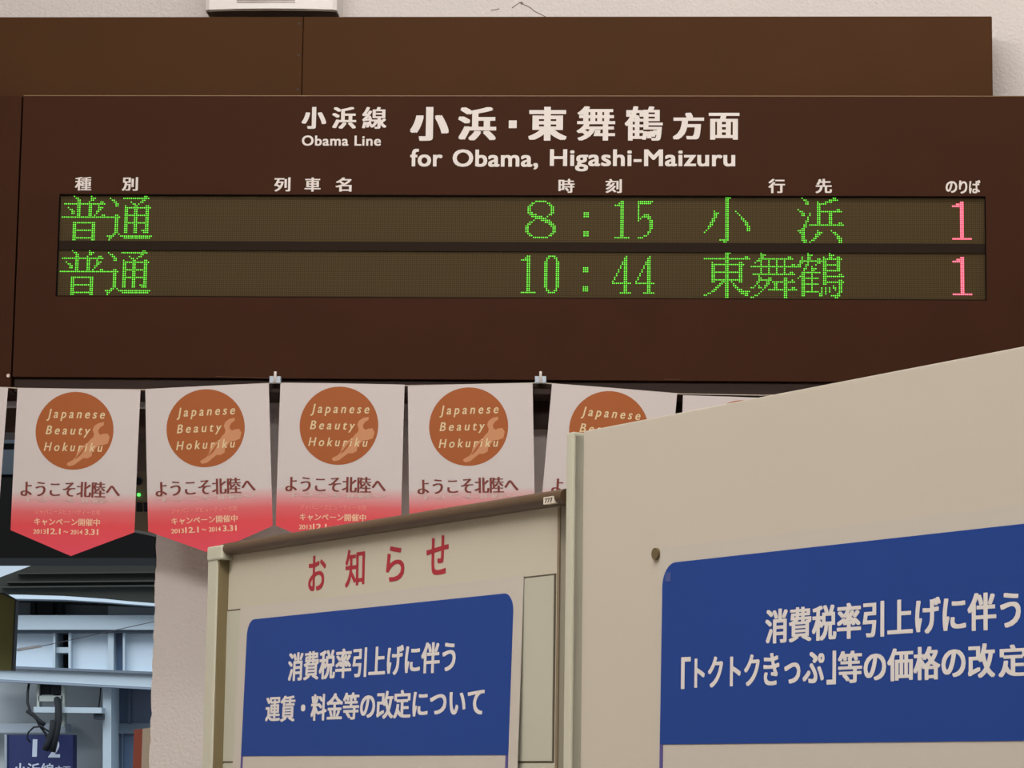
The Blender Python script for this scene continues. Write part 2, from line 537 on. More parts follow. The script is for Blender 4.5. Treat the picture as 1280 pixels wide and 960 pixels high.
# neighbouring board beyond the seam
nb = thing('departure_board', 'plain brown board section beyond the upright seam, mostly out of view', 'departure board', B, us - 0.6, vb - 0.05, -0.15)
g = G().box(B, us - 1.2, us - 0.0025, vb - 0.034, vt, WN + 0.001, -0.001)
build('housing', g, BROWN, nb)
g = G().disc(B, *B.uv(10.3, 469.6), -0.002, 0.002, 0.0042, 14)
build('screw', g, mat('bright_screw', (190, 175, 165), 0.35, metal=0.6), nb, label='small bright screw')

# cover box on top
vh = B.uv(640, 20.6, -0.03)[1]
uh = B.uv(1240.5, 60, -0.03)[0]
us_h = B.uv(378, 70, -0.03)[0]
cover = thing('cover_box', 'brown sheet metal cover running above the departure board', 'cover', B, uh - 1.6, vt, -0.16)
g = G().box(B, us_h + 0.0006, uh, vt + 0.003, vh, WN + 0.001, -0.03)
build('panel', g, BROWN2, cover, bevel=0.003)
g = G().box(B, uh - 3.4, us_h - 0.0006, vt + 0.003, vh, WN + 0.001, -0.03)
build('panel', g, BROWN2, cover, bevel=0.003)
for y in (30, 69.5, 112):
    build('screw', G().disc(B, *B.uv(374 - (y - 30) * .02, y, -0.03), -0.031, -0.0285, 0.0026, 12), SCREWD, cover)

# ------------------------------------------------------------------ white unit above the cover
nv = -0.09
tu0, tv = B.uv(257, 13.2, nv)
tu1 = B.uv(421, 12.5, nv)[0]
vent = thing('vent_unit', 'white wall unit with fine horizontal slots above the brown cover', 'vent', B, (tu0 + tu1) / 2, tv, -0.2)
WHITEP = mat('white_plastic', (228, 224, 224), 0.5)
um = (tu0 + tu1) / 2
hw = (tu1 - tu0) / 2
g = G()
prof = [(-1, 0.0), (-0.94, 0.008), (-0.5, 0.016), (0, 0.019), (0.5, 0.016), (0.94, 0.008), (1, 0.0)]
top, bot = [], []
for x, d in prof:
    top.append(B.pt(um + x * hw, tv + 0.30, nv + d))
    bot.append(B.pt(um + x * hw, tv, nv + d))
back = [(um + hw, WN + 0.001), (um - hw, WN + 0.001)]
top += [B.pt(u, tv + 0.30, n) for u, n in back]
bot += [B.pt(u, tv, n) for u, n in back]
k = len(top)
g.add(top + bot, [tuple(range(k))[::-1]] + [(i, (i + 1) % k, (i + 1) % k + k, i + k) for i in range(k)])
build('casing', g, WHITEP, vent)
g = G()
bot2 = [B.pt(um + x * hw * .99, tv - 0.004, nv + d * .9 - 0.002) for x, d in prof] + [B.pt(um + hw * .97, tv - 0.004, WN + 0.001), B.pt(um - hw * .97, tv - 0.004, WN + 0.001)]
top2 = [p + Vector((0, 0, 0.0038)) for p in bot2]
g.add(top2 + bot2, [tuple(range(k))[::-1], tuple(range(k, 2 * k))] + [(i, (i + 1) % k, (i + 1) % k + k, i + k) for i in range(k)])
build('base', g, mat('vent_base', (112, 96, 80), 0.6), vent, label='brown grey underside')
g = G()
for y in (-14, -10.3, -6.6, -3, 0.2, 2.8, 5.2):
    a = B.uv(297, y, nv)
    b_ = B.uv(370, y, nv)
    g.add([B.pt(a[0] + (b_[0] - a[0]) * t, a[1] + dz, nv + 0.0192 - 0.0035 * (2 * t - 1) ** 2 * 0.85 + 0.0006) for dz in (0.0016, -0.0016) for t in (0, .25, .5, .75, 1)], [(i, i + 1, i + 6, i + 5) for i in range(4)])
build('slots', g, mat('slot_grey', (165, 155, 150), 0.7), vent, label='row of grey slots')

# ------------------------------------------------------------------ pennants
S = (CAM + 7.0 * ray(640, 560) - CAM).length / F * 0.998     # metres per photograph pixel on the pennants' plane
S = 7.0 / F
NP = 0.012
PW, PH, PT = 155 * S, 178 * S, 209 * S


def bow(x, z):
    return -0.007 * math.sin(math.pi * min(1, max(0, x / PW))) - 0.004 * math.sin(math.pi * min(1, -z / PT))


def pennant_paper_material():
    mt = bpy.data.materials.new('pennant_paper')
    mt.use_nodes = True
    nt = mt.node_tree
    b = nt.nodes['Principled BSDF']
    b.inputs['Roughness'].default_value = 0.6
    b.inputs['Specular IOR Level'].default_value = 0.25
    uv = nt.nodes.new('ShaderNodeUVMap')
    uv.uv_map = 'print'
    sx = nt.nodes.new('ShaderNodeSeparateXYZ')
    nt.links.new(uv.outputs[0], sx.inputs[0])
    rp = nt.nodes.new('ShaderNodeValToRGB')
    els = rp.color_ramp.elements
    els[0].position, els[0].color = 0.0, lin(211, 203, 204)
    els[1].position, els[1].color = 1.0, lin(232, 80, 102)
    for p, c in ((0.62, (211, 203, 204)), (0.67, (218, 166, 170)), (0.74, (224, 106, 112)), (0.82, (228, 78, 86))):
        q = els.new(p)
        q.color = lin(*c)
    nt.links.new(sx.outputs[1], rp.inputs[0])
    nt.links.new(rp.outputs[0], b.inputs['Base Color'])
    return mt


PENP = pennant_paper_material()
ORANGE = mat('print_orange', (168, 93, 46), 0.6, spec=0.25)
CREAM = mat('print_cream', (226, 204, 164), 0.6, spec=0.25)
TANMAP = mat('print_tan', (206, 146, 106), 0.6, spec=0.25)
MAROON = mat('print_maroon', (128, 62, 56), 0.6, spec=0.25)
MAROONF = mat('print_faded_maroon', (214, 188, 184), 0.6, spec=0.25)
CREAMP = mat('print_pale_cream', (246, 206, 176), 0.6, spec=0.25)
CREAMF = mat('print_faint_pink', (240, 158, 146), 0.6, spec=0.25)


def lmesh(name, vs, fs, material, parent, label=None):
    me = bpy.data.meshes.new(name)
    me.from_pydata(vs, [], fs)
    me.validate()
    me.materials.append(material)
    o = bpy.data.objects.new(name, me)
    C.objects.link(o)
    if parent:
        o.parent = parent
    if label:
        o['label'] = label
    return o


def pp(lx, ly, lift):
    """point of the print at lx, ly photograph pixels from the pennant's upper left corner"""
    x, z = lx * S, -ly * S
    return (x, bow(x, z) - lift, z)


def ptext(name, pieces, material, parent, lift=0.0009, flip=False, label=None):
    V, FA = [], []
    for gl, x0, y0, x1, y1 in pieces:
        vs, fs = fitted(gl, x0, x1, -y1, -y0)
        if flip:
            vs = [(x, -(y0 + y1) - y, q) for x, y, q in vs]
            fs = [f[::-1] for f in fs]
        k = len(V)
        V += [pp(x, -y, lift + q) for x, y, q in vs]
        FA += [tuple(i + k for i in f) for f in fs]
    return lmesh(name, V, FA, material, parent, label)


pen = bpy.data.objects.new('pennant', None)
C.objects.link(pen)
pen.empty_display_size = 0.05
nx, nz = 14, 18
V, FA, UVV = [], [], []
for j in range(nz + 1):
    for i in range(nx + 1):
        x = PW * i / nx
        zb = PH + (PT - PH) * (1 - abs(2 * i / nx - 1))
        z = -zb * j / nz
        V.append((x, bow(x, z), z))
        UVV.append((x / PW, -z / PT))
for j in range(nz):
    for i in range(nx):
        a = j * (nx + 1) + i
        FA.append((a, a + nx + 1, a + nx + 2, a + 1))
paper = lmesh('paper', V, FA, PENP, pen)
uvl = paper.data.uv_layers.new(name='print')
for lp in paper.data.loops:
    uvl.data[lp.index].uv = UVV[lp.vertex_index]
sd = paper.modifiers.new('thickness', 'SOLIDIFY')
sd.thickness, sd.offset = 0.0006, -1
# round emblem
V, FA = [pp(75, 53, .0003)], []
rings, seg = 6, 48
for r in range(1, rings + 1):
    for j in range(seg):
        a = 2 * math.pi * j / seg
        V.append(pp(75 + 49 * r / rings * math.cos(a), 53 - 49 * r / rings * math.sin(a), .0003))
for j in range(seg):
    FA.append((0, 1 + j, 1 + (j + 1) % seg))
for r in range(rings - 1):
    for j in range(seg):
        a, b_ = 1 + r * seg + j, 1 + r * seg + (j + 1) % seg
        FA.append((a, a + seg, b_ + seg, b_))
emb = lmesh('round_emblem', V, FA, ORANGE, pen, 'orange brown disc')
mp = [(660, 248), (625, 255), (598, 273), (586, 300), (597, 330), (592, 350), (575, 365), (555, 392), (535, 405), (502, 428), (490, 450), (484, 482), (465, 505), (430, 524), (424, 536), (440, 547), (472, 540), (515, 506), (533, 492), (560, 493), (588, 478), (592, 450), (608, 430), (628, 404), (660, 402), (692, 390), (702, 350), (688, 324), (660, 326), (641, 334), (627, 322), (624, 305), (636, 284), (660, 267)]
lmesh('map_silhouette', [pp(x / 5.333 - 12, y / 5.333 - 5, .0006) for x, y in mp], [tuple(range(len(mp)))], TANMAP, emb, 'tan map outline')
ST = dict(shear=0.22, space=1.5)
sk = hv(.012)
ptext('emblem_lettering', [(glyph('Japanese', .008, sk, **ST), 39.2, 26, 112.5, 41), (glyph('Beauty', .008, sk, **ST), 39, 47, 95.5, 61.5), (glyph('Hokuriku', .008, sk, **ST), 37.7, 68, 111.6, 79)], CREAM, emb)
wel = glyph('ようこそ北陸へ', -.005, [(x * .011, 0) for x in range(-4, 5)], 0, 0.98)
ptext('welcome_lettering', [(wel, 10.5, 116.5, 135.5, 136)], MAROON, pen)
ptext('mirrored_lettering', [(wel, 13, 136.5, 137.5, 143)], MAROONF, pen, lift=.0007, flip=True, label='faint mirrored lettering')
ptext('small_lettering', [(glyph('ジャパニーズビューティー北陸', 0), 30, 151.5, 112, 157.5)], CREAMF, pen)
ptext('campaign_lettering', [(glyph('キャンペーン開催中', .004, hv(.02)), 29.6, 162.5, 112, 171.5)], CREAMP, pen)
ptext('date_lettering', [(glyph('2013', .006, hv(.02)), 29, 176.6, 45, 182.2), (glyph('12.1', .01, hv(.02)), 46.5, 175.2, 63.5, 182.5), (glyph('～', .01, hv(.02)), 67, 178, 73, 180.4), (glyph('2014', .006, hv(.02)), 76, 176.6, 91, 182.2), (glyph('3.31', .01, hv(.02)), 93.5, 175.2, 110.5, 182.5)], CREAMP, pen)

kids = {}


def children(o):
    return [c for c in bpy.data.objects if c.parent == o]


def copy_tree(o, parent=None):
    c = o.copy()
    C.objects.link(c)
    if parent:
        c.parent = parent
    for ch in children(o):
        copy_tree(ch, c)
    return c


spots = [((-142.5, 478.5), (12.6, 484.6), 'white and red pennant only showing its edge at the picture border'),
         ((22.0, 485.2), (177.0, 487.6), 'white and red pennant with disc, first whole one from the doorway end'),
         ((181.6, 486.6), (336.9, 479.2), 'pennant with disc ending at the first clip, its tip behind the notice board post'),
         ((350.6, 478.8), (506.6, 480.8), 'white and red pennant with disc, just past the first clip'),
         ((509.8, 482.6), (665.2, 478.8), 'white and red pennant with disc, ending at the second clip'),
         ((690.0, 479.4), (846.4, 492.0), 'white pennant past the second clip, half hidden by the cream partition'),
         ((853.8, 494.0), (1009.0, 500.0), 'white pennant showing only its top corner above the cream partition')]
for i, (tl, tr, lab) in enumerate(spots):
    o = pen if i == 0 else copy_tree(pen)
    a, b_ = B.uv(*tl, NP), B.uv(*tr, NP)
    ang = math.atan2(b_[1] - a[1], b_[0] - a[0])
    M = Matrix.Identity(4)
    P = B.pt(a[0], a[1], NP)
    for r in range(3):
        M[r][0], M[r][1], M[r][2], M[r][3] = B.U[r], -B.N[r], B.V[r], P[r]
    o.matrix_basis = M @ Matrix.Rotation(-ang, 4, 'Y')
    tag(o, lab, 'pennant', 'pennants hung under the departure board')

cp = [(-160, 478.3), (12.5, 484), (22, 484.7), (100, 486), (180, 486.4), (260, 482.3), (344, 478.2), (430, 479.2), (508, 481.4), (590, 480), (676, 478), (760, 484.4), (850, 491.8), (955, 493.6), (1100, 490)]
tag(build('cord', G().tube([B.pt(*B.uv(x, y + 0.6, NP - 0.0035), NP - 0.0035) for x, y in cp], 0.0014, 8), mat('white_cord', (190, 178, 166), 0.7), smooth=True), 'thin white cord along the tops of the pennants', 'cord')
CLEAR = mat('pale_blue_clip', (176, 190, 206), 0.3)
PIN = mat('white_pin', (232, 226, 224), 0.4)
for cx, cy, lab in ((344.2, 473.5, 'small pale blue clip on the cord over the gap nearer the doorway'), (675.8, 473.5, 'small pale blue clip on the cord above the notice board rail end')):
    cu, cv = B.uv(cx, cy, NP)
    cl = thing('clip', lab, 'clip', B, cu, cv - 0.012, NP, 'clips holding the pennant cord')
    g = G().box(B, cu - 0.014, cu - 0.003, cv - 0.011, cv + 0.006, 0.001, NP + 0.006)
    g.box(B, cu + 0.003, cu + 0.014, cv - 0.011, cv + 0.006, 0.001, NP + 0.006)
    g.box(B, cu - 0.003, cu + 0.003, cv - 0.010, cv + 0.003, 0.001, NP + 0.002)
    build('body', g, CLEAR, cl, bevel=0.001)
    build('pin', G().tube([B.pt(cu, cv - 0.011, NP + 0.005), B.pt(cu, cv + 0.012, NP + 0.005), B.pt(cu, cv + 0.017, NP + 0.004)], 0.0036, 10), PIN, cl, smooth=True, label='white pin')

# ------------------------------------------------------------------ notice board
rail_b = lambda px, py, n=0.0: K.uv(px, py, n)
ua0 = K.uv(281.5, 697)[0]                               # panel's left edge against the channel
ua1 = K.uv(700.5, 690)[0]
va_top = K.uv(490, 660, 0)[1]
va_bot = 0.75
nbd = thing('notice_board', 'cream notice board with brown top rail and red heading', 'notice board', K, (ua0 + ua1) / 2, 0)
g = G().box(K, ua0 - 0.01, ua1, va_bot, va_top + 0.01, -0.02, 0)
build('panel', g, BOARDA, nbd)
# frame post at the far end: pale face, olive channel side
nf = 0.012
uf0 = K.uv(259.8, 700, nf)[0]
uf1 = K.uv(271.5, 700, nf)[0]
vf_top = K.uv(263, 684, nf)[1]
g = G().box(K, uf0, uf1, 0.0, vf_top, -0.03, nf)
build('post', g, ALU, nbd, bevel=0.002, label='pale aluminium post')
g = G().box(K, uf1 + 0.0002, ua0, va_bot, vf_top - 0.012, -0.02, nf * 0.1)
g.box(K, uf1 + 0.0002, uf1 + 0.003, va_bot, vf_top - 0.012, -0.02, nf - 0.0015)
build('channel', g, OLIVE, nbd, label='olive grey channel')
g = G().box(K, uf0 - 0.02, uf1 + 0.02, 0.0, 0.02, -0.2, 0.18)
build('foot', g, ALU, nbd, bevel=0.004)
# top rail: rounded profile
a = K.uv(279, 684.5, 0.010)
b_ = K.uv(703, 621.5, 0.010)
vr = (a[1] + b_[1]) / 2
rr = 0.0062
g = G()
pr = []
for i in range(13):
    t = -math.pi / 2 + math.pi * i / 12
    pr.append((0.004 + rr * 1.25 * math.cos(t), vr + rr * math.sin(t)))
pr += [(-0.022, vr + rr), (-0.022, vr - rr)]
k = len(pr)
e0, e1 = K.uv(276, 690, 0.01)[0], K.uv(702.5, 630, 0.01)[0]
g.add([K.pt(e0, v, n) for n, v in pr] + [K.pt(e1, v, n) for n, v in pr], [tuple(range(k)), tuple(range(2 * k - 1, k - 1, -1))] + [(i, i + k, (i + 1) % k + k, (i + 1) % k) for i in range(k)])
build('top_rail', g, RAIL, nbd, label='rounded top rail, coloured brown for its dark reflections')
g = G().box(K, uf0, uf1 + 0.012, vf_top - 0.014, vf_top + 0.0005, -0.024, nf + 0.0012)
build('corner_cap', g, ALU, nbd, bevel=0.002)
# small sticker on the rail
q0 = K.uv(679.5, 621.8, 0.0125)
q1 = K.uv(691.5, 628.8, 0.0125)
g = G().box(K, q0[0], q1[0], q1[1], q0[1], 0.008, 0.0126)
stk = build('sticker', g, mat('sticker_white', (214, 206, 192), 0.6), nbd, label='tiny white numbered sticker')
g = G()
write(g, K, glyph('777', .01, hv(.02)), 680.6, 623.3, 690.6, 627.6, 0.0129)
build('number', g, mat('sticker_ink', (60, 46, 40), 0.6), stk)
# door of the board: a slightly greener sheet with a dark joint round it
iu0 = K.uv(283.5, 764, 0)[0]
iu1 = K.uv(695.5, 715, 0)[0]
iv1 = (K.uv(287, 763.5, 0)[1] + K.uv(680, 717, 0)[1]) / 2
iv0 = K.uv(675, 953.5, 0)[1]
g = G().box(K, iu0, iu1, iv0, iv1, -0.001, 0.0003)
build('joint', g, mat('panel_joint', (74, 66, 52), 0.8), nbd, label='thin dark joint line')
j = 0.0014
g = G().box(K, iu0 + j * 1.5, iu1 - j * 2, iv0 + j, iv1 - j, 0, 0.0008)
build('inset_panel', g, INSET, nbd, label='greenish white inset sheet')
g = G().box(K, iu0, iu1, va_bot + 0.02, iv0 - 0.0012, 0, 0.0008)
build('inset_panel', g, INSET, nbd, label='greenish white inset sheet')
g = G().box(K, ua1 - 0.003, ua1 + 0.0005, va_bot, va_top - 0.004, 0.0, 0.0012)
build('edge_bead', g, mat('bead_brown', (120, 106, 86), 0.6), nbd, label='thin brown bead beside the partition post')
for c, x0, y0, x1, y1 in (('お', 386, 695.7, 407, 737), ('知', 432, 688, 455.4, 732), ('ら', 483, 683.6, 505.2, 725), ('せ', 533.4, 672, 560.4, 717)):
    g = G()
    write(g, K, glyph(c, 0, hv(.02, .012)), x0, y0, x1, y1, 0.0002)
    build('heading_character', g, RED, nbd, label='red heading character')


def rounded(u0, u1, v0, v1, r, both=True):
    pts = [(u0, v0), (u1, v0)]
    if both:
        pts += [(u1 - r + r * math.cos(t), v1 - r + r * math.sin(t)) for t in [math.pi / 2 * i / 8 for i in range(9)]]
    else:
        pts += [(u1, v1)]
    pts += [(u0 + r - r * math.sin(t), v1 - r + r * math.cos(t)) for t in [math.pi / 2 * i / 8 for i in range(9)]]
    return pts


def poster(label, fr, paper_px, head, rad, lines, right_open, drop):
    """paper_px: left, top, right of the sheet; head: blue header's left, top, right, bottom points"""
    (hx0, hy0), (hx1, hy1), (hbx, hby) = head
    u0, v1 = fr.uv(hx0, hy0, 0)
    u1 = fr.uv(hx1, hy1, 0)[0]
    v1 = (v1 + fr.uv(hx1, hy1, 0)[1]) / 2
    v0 = fr.uv(hbx, hby, 0)[1]
    (px0, py0), (px1, py1) = paper_px
    a, b_ = fr.uv(px0, py0, 0), fr.uv(px1, py1, 0)
    vp = (a[1] + b_[1]) / 2
    t = thing('poster', label, 'poster', fr, (u0 + u1) / 2, v0 - drop, 0.0, 'blue headed notices')
    g = G().box(fr, a[0], b_[0], v0 - drop, vp, -0.0002, 0.0004)
    build('sheet', g, PAPER, t)
    g = G().prism(fr, rounded(u0, u1, v0, v1, rad), 0.0004, 0.0008)
    hd = build('blue_header', g, BLUE, t, label='blue header block')
    wln = 0.0042
    g = G().box(fr, u0, u0 + wln, v0 - drop + 0.03, v0 - 0.00005, 0.0004, 0.0008)
    g.box(fr, u1 - wln, u1, v0 - drop + 0.03, v0 - 0.00005, 0.0004, 0.0008)
    g.box(fr, u0 + wln, u1 - wln, v0 - drop + 0.03, v0 - drop + 0.03 + wln, 0.0004, 0.0008)
    build('border_rule', g, BLUELINE, t, label='thin blue border rule')
    for ln in lines:
        g = G()
        for gl, x0, y0, x1, y1 in ln:
            write(g, fr, gl, x0, y0, x1, y1, 0.00092)
        build('title_lettering', g, POSTERINK, hd, label='white title lettering')
    return t, (u0, u1, v0, v1)


pu, pv = K.uv(480, 750, 0)
FA_ = K.tilt(pu, pv, 0.0016, 0.024)
la = [(glyph('消費税率引上げに伴う', 0, hv(.036, .014)), 360.9, 816, 569, 839.8)]
lb = [(glyph('運賃・料金等の改定について', 0, hv(.036, .014)), 332.8, 870.4, 604.8, 895)]
poster('blue and white paper notice taped on the cream notice board with brown rail', FA_, ((301, 761), (655, 717.5)), ((310.3, 776.4), (643, 739), (470, 944.4)), 0.0155, [la, lb], False, 0.42)

# ------------------------------------------------------------------ cream partition
pn = 0.010
up0_ = K.uv(708, 560, pn)[0]
up1_ = K.uv(716.2, 560, pn)[0]
v_p = K.uv(712, 540.5, pn)[1]
uB0 = K.uv(727, 700, -0.004)[0]
uB1 = K.uv(1280, 700, -0.004)[0] + 0.16
vBt = sum(K.uv(x, y, 0)[1] for x, y in ((853.8, 513.9), (957.8, 493.2), (1180, 453.2), (1278, 435))) / 4
part = thing('partition', 'tall cream partition panel with pale aluminium edge post', 'partition', K, (uB0 + uB1) / 2, 0, -0.01)
g = G().box(K, up1_, uB1, 0.10, vBt, -0.022, 0.0)
build('panel', g, BOARDW, part, bevel=0.0008)
g = G().box(K, up0_, up1_, 0.0, v_p, -0.026, pn)
build('post', g, ALU, part, bevel=0.0012, label='pale aluminium edge post')
g = G()
vtp = v_p - 0.003
uc1 = K.uv(727.5, 700, 0)[0]
# grooved flank between the post and the panel
n_st = 3
for i in range(n_st):
    a_ = up1_ + (uc1 - up1_) * i / n_st
    c_ = up1_ + (uc1 - up1_) * (i + 0.82) / n_st
    g.box(K, a_, c_, 0.0, vtp - 0.0005 * i, 0.0, pn * (1 - (i + 0.6) / n_st) * 0.95)
build('grooved_flank', g, ALU_SIDE, part, label='grey grooved flank of the post')
g = G().box(K, uB1, uB1 + 0.03, 0.0, vBt + 0.004, -0.026, 0.012)
build('post', g, ALU, part, bevel=0.002, label='pale aluminium edge post')
for u in (up0_ - 0.002, uB1 - 0.01):
    build('foot', G().box(K, u, u + 0.04, 0.0, 0.025, -0.22, 0.2), ALU, part, bevel=0.004)
g = G().disc(K, *K.uv(821.2, 692.3, 0), -0.001, 0.0022, 0.0046, 16)
build('bolt', g, mat('tarnished_bolt', (104, 90, 62), 0.5, metal=0.3), part, label='small tarnished bolt head')

pu, pv = K.uv(900, 690, 0)
FB_ = K.tilt(pu, pv, 0.0012, 0.012)
sB = hv(.036, .014)
gb = lambda t, sp=1.0: glyph(t, 0, sB, 0, sp)
l1 = [(gb('消費税率引上げに伴う'), 956.8, 762, 1276.2, 785.2)]
ytop = lambda x: 821.7 + (806.7 - 821.7) * (x - 851.7) / (1244 - 851.7)
ybot = lambda x: 861.8 + (846.7 - 861.8) * (x - 851.7) / (1244 - 851.7)


def seg2(t, x0, x1, dt=0.0, dbm=0.0):
    return (gb(t), x0, ytop(x0) + dt, x1, ybot(x1) + dbm)


l2 = [seg2('「', 851.7, 863, 0, -0.5), seg2('トクトク', 868.3, 949.5, 1, -1), seg2('きっぷ', 954.5, 1030.5, -1, -1), seg2('」', 1033.5, 1045, -1, 1), seg2('等の価格の改', 1047.3, 1244.2), seg2('定について', 1248, 1440, 0, 0)]
uBend = K.uv(1280, 700, 0)[0] + 0.13
hx = 1280
# the sheet runs on past the picture's edge; its right end follows from the header's symmetry
tB, (bu0, bu1, bv0, bv1) = None, (0, 0, 0, 0)


def px_at(fr, u, v):
    p = fr.pt(u, v, 0) - CAM
    z = p.dot(fwd)
    return 640 + F * p.dot(rx) / z, 480 - F * p.dot(ux) / z


ue_ = FB_.uv(1280, 700, 0)[0] + 0.115
vtop_b = (FB_.uv(850, 700.5, 0)[1] + FB_.uv(1275, 657.6, 0)[1]) / 2
vpap = (FB_.uv(850, 681.3, 0)[1] + FB_.uv(1275, 633.6, 0)[1]) / 2
hdr_r = px_at(FB_, ue_, vtop_b)
pap_r = px_at(FB_, ue_ + 0.012, vpap)
hdr_l = px_at(FB_, FB_.uv(828.8, 740, 0)[0], vtop_b)
pap_l = px_at(FB_, FB_.uv(826.2, 740, 0)[0], vpap)
tB, ext = poster('large blue and white paper notice on the cream partition', FB_, (pap_l, pap_r), (hdr_l, hdr_r, (1000, 928.8)), 0.0175, [l1, l2], True, 0.45)
# bit of clear tape over the header's corner
q0, q1 = FB_.uv(833.2, 716, 0), FB_.uv(840, 727, 0)
g = G().box(FB_, q0[0], q1[0], q1[1], q0[1], 0.0009, 0.0011)
build('tape', g, mat('clear_tape', (52, 70, 132), 0.25), tB, label='scrap of clear tape')

# ------------------------------------------------------------------ through the doorway: the platform
PWHITE = mat('platform_white_paint', (188, 200, 208), 0.6, var=0.04)
PPALE = mat('platform_pale_sheet', (206, 218, 228), 0.6, var=0.03)
PDARK = mat('platform_dark', (26, 28, 32), 0.8)
PWALL = mat('platform_wall', (206, 208, 208), 0.8, var=0.06)
PBLUE = mat('platform_blue_glass', (92, 112, 140), 0.25, var=0.15, vscale=3)
ROOFD = mat('roof_dark', (37, 37, 29), 0.8, var=0.1)
NA = -4.6


def box_px(g, x0, y0, x1, y1, n0, n1, s=0.0):
    return g.pxprism(B, [(x0, y1), (x1, y1 + s), (x1, y0 + s), (x0, y0)], n0, n1)


# far wall of the platform building
g = box_px(G(), -120, 757, 330, 1400, NA - 0.5, NA - 0.35)
struct('wall_far', g, PWALL)
struct('floor_platform', G().box(B, -6, 3, -0.15, -0.05, NA - 0.5, WN - 0.24), mat('asphalt', (90, 92, 94), 0.9))
# canopy roof over the platform
can = thing('platform_canopy', 'dark canopy roof over the platform with a pale drooping gutter', 'canopy', B, *B.uv(100, 750, NA), NA)
g = G().pxprism(B, [(-60, 747), (-60, 744), (62, 698.5), (110, 690), (400, 640), (400, 765)], NA - 0.2, NA - 0.03)
build('roof_slope', g, ROOFD, can)
g = G()
for y in (716, 727, 733):
    g.pxprism(B, [(40 + (y - 700) * -1.2, y), (300, y - 3), (300, y - 0.8), (40 + (y - 700) * -1.2, y + 1.6)], NA - 0.03, NA)
build('roof_batten', g, mat('roof_batten_dark', (48, 48, 40), 0.8), can)
g = G()
pts = [(-40, 742.5), (30, 743.5), (80, 745), (130, 748.5), (160, 751.5), (230, 757)]
poly = pts + [(x, y + t) for (x, y), t in zip(pts, (5, 5, 4.5, 4, 3.5, 3))][::-1]
g.pxprism(B, poly, NA - 0.03, NA + 0.09)
build('gutter', g, PPALE, can, label='pale drooping gutter')
# overhead eave near the doorway, with two pale strips between dark bands
ev = thing('eave', 'dark eave with pale strips high behind the pennants', 'eave', B, *B.uv(60, 697, -1.4), -1.4)
g = box_px(G(), -80, 597, 300, 697.5, -1.7, -1.4, 0)
build('soffit', g, mat('eave_dark', (30, 30, 28), 0.8), ev)
g = box_px(G(), -80, 525, 300, 554, -1.7, -1.42)
box_px(g, -80, 562, 300, 593, -1.7, -1.42)
build('strip', g, mat('eave_strip', (120, 132, 142), 0.7), ev, label='pale grey strips')
g = box_px(G(), -80, 480, 300, 525, -1.7, -1.41)
box_px(g, -80, 554, 300, 562, -1.7, -1.44)
box_px(g, -80, 593, 300, 597, -1.7, -1.44)
build('band', g, PDARK, ev)
# framed gallery of the platform building
gal = thing('platform_gallery', 'pale steel gallery with panels between two beams across the platform', 'gallery', B, *B.uv(100, 860, NA), NA)
g = box_px(G(), -60, 769, 240, 787, NA - 0.2, NA)
build('upper_beam', g, PWHITE, gal)
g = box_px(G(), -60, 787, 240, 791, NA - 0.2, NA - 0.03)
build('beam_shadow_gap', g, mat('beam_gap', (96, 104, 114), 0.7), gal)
g = G().pxprism(B, [(-60, 846), (240, 862), (240, 842.5), (-60, 833.5)], NA - 0.2, NA + 0.04)
build('lower_beam', g, PWHITE, gal)
g = G().pxprism(B, [(-60, 829.5), (240, 841.5), (240, 844.5), (-60, 833)], NA - 0.02, NA + 0.06)
build('beam_edge_strip', g, mat('panel_shadow_grey', (110, 120, 132), 0.6), gal)  # grey strip stands in for the shadow line under the panels
g = G().pxprism(B, [(-60, 849), (240, 864.5), (240, 862.3), (-60, 846.3)], NA - 0.02, NA + 0.05)
build('beam_edge_strip', g, mat('beam_lip_pale', (140, 150, 164), 0.6), gal)
for x0, x1 in ((20, 66.5), (88.5, 135), (156, 240)):
    g = box_px(G(), x0, 792, x1, 840, NA - 0.2, NA - 0.08)
    build('panel', g, PPALE, gal)
for x0, x1 in ((66.5, 69), (85.5, 88.5), (135, 142), (153.5, 156)):
    g = box_px(G(), x0, 791, x1, 840, NA - 0.2, NA - 0.04)
    build('upright', g, PWHITE, gal)
g = box_px(G(), 69, 809, 86, 816, NA - 0.2, NA - 0.06)
build('rung', g, PWHITE, gal)
g = box_px(G(), 69, 791, 86, 840, NA - 0.25, NA - 0.2)
build('opening_back', g, PDARK, gal)
g = box_px(G(), 142, 791, 154, 840, NA - 0.2, NA - 0.1)
build('small_window', g, PBLUE, gal)
g = box_px(G(), -60, 751, 240, 768.5, NA - 0.4, NA - 0.22)
build('upper_wall', g, mat('upper_wall_grey', (120, 126, 128), 0.8), can)
g = box_px(G(), 135, 754.5, 240, 768.3, NA - 0.22, NA - 0.205)
build('upper_panel', g, PPALE, can)
for x0, x1 in ((38, 44), (46, 66), (72, 78)):
    g = box_px(G(), x0, 752, x1, 768, NA - 0.22, NA - 0.15)
    build('dark_bracket', g, PDARK, can)
g = box_px(G(), 128.5, 856, 139, 1300, NA - 0.25, NA - 0.02)
build('post', g, PWHITE, gal)
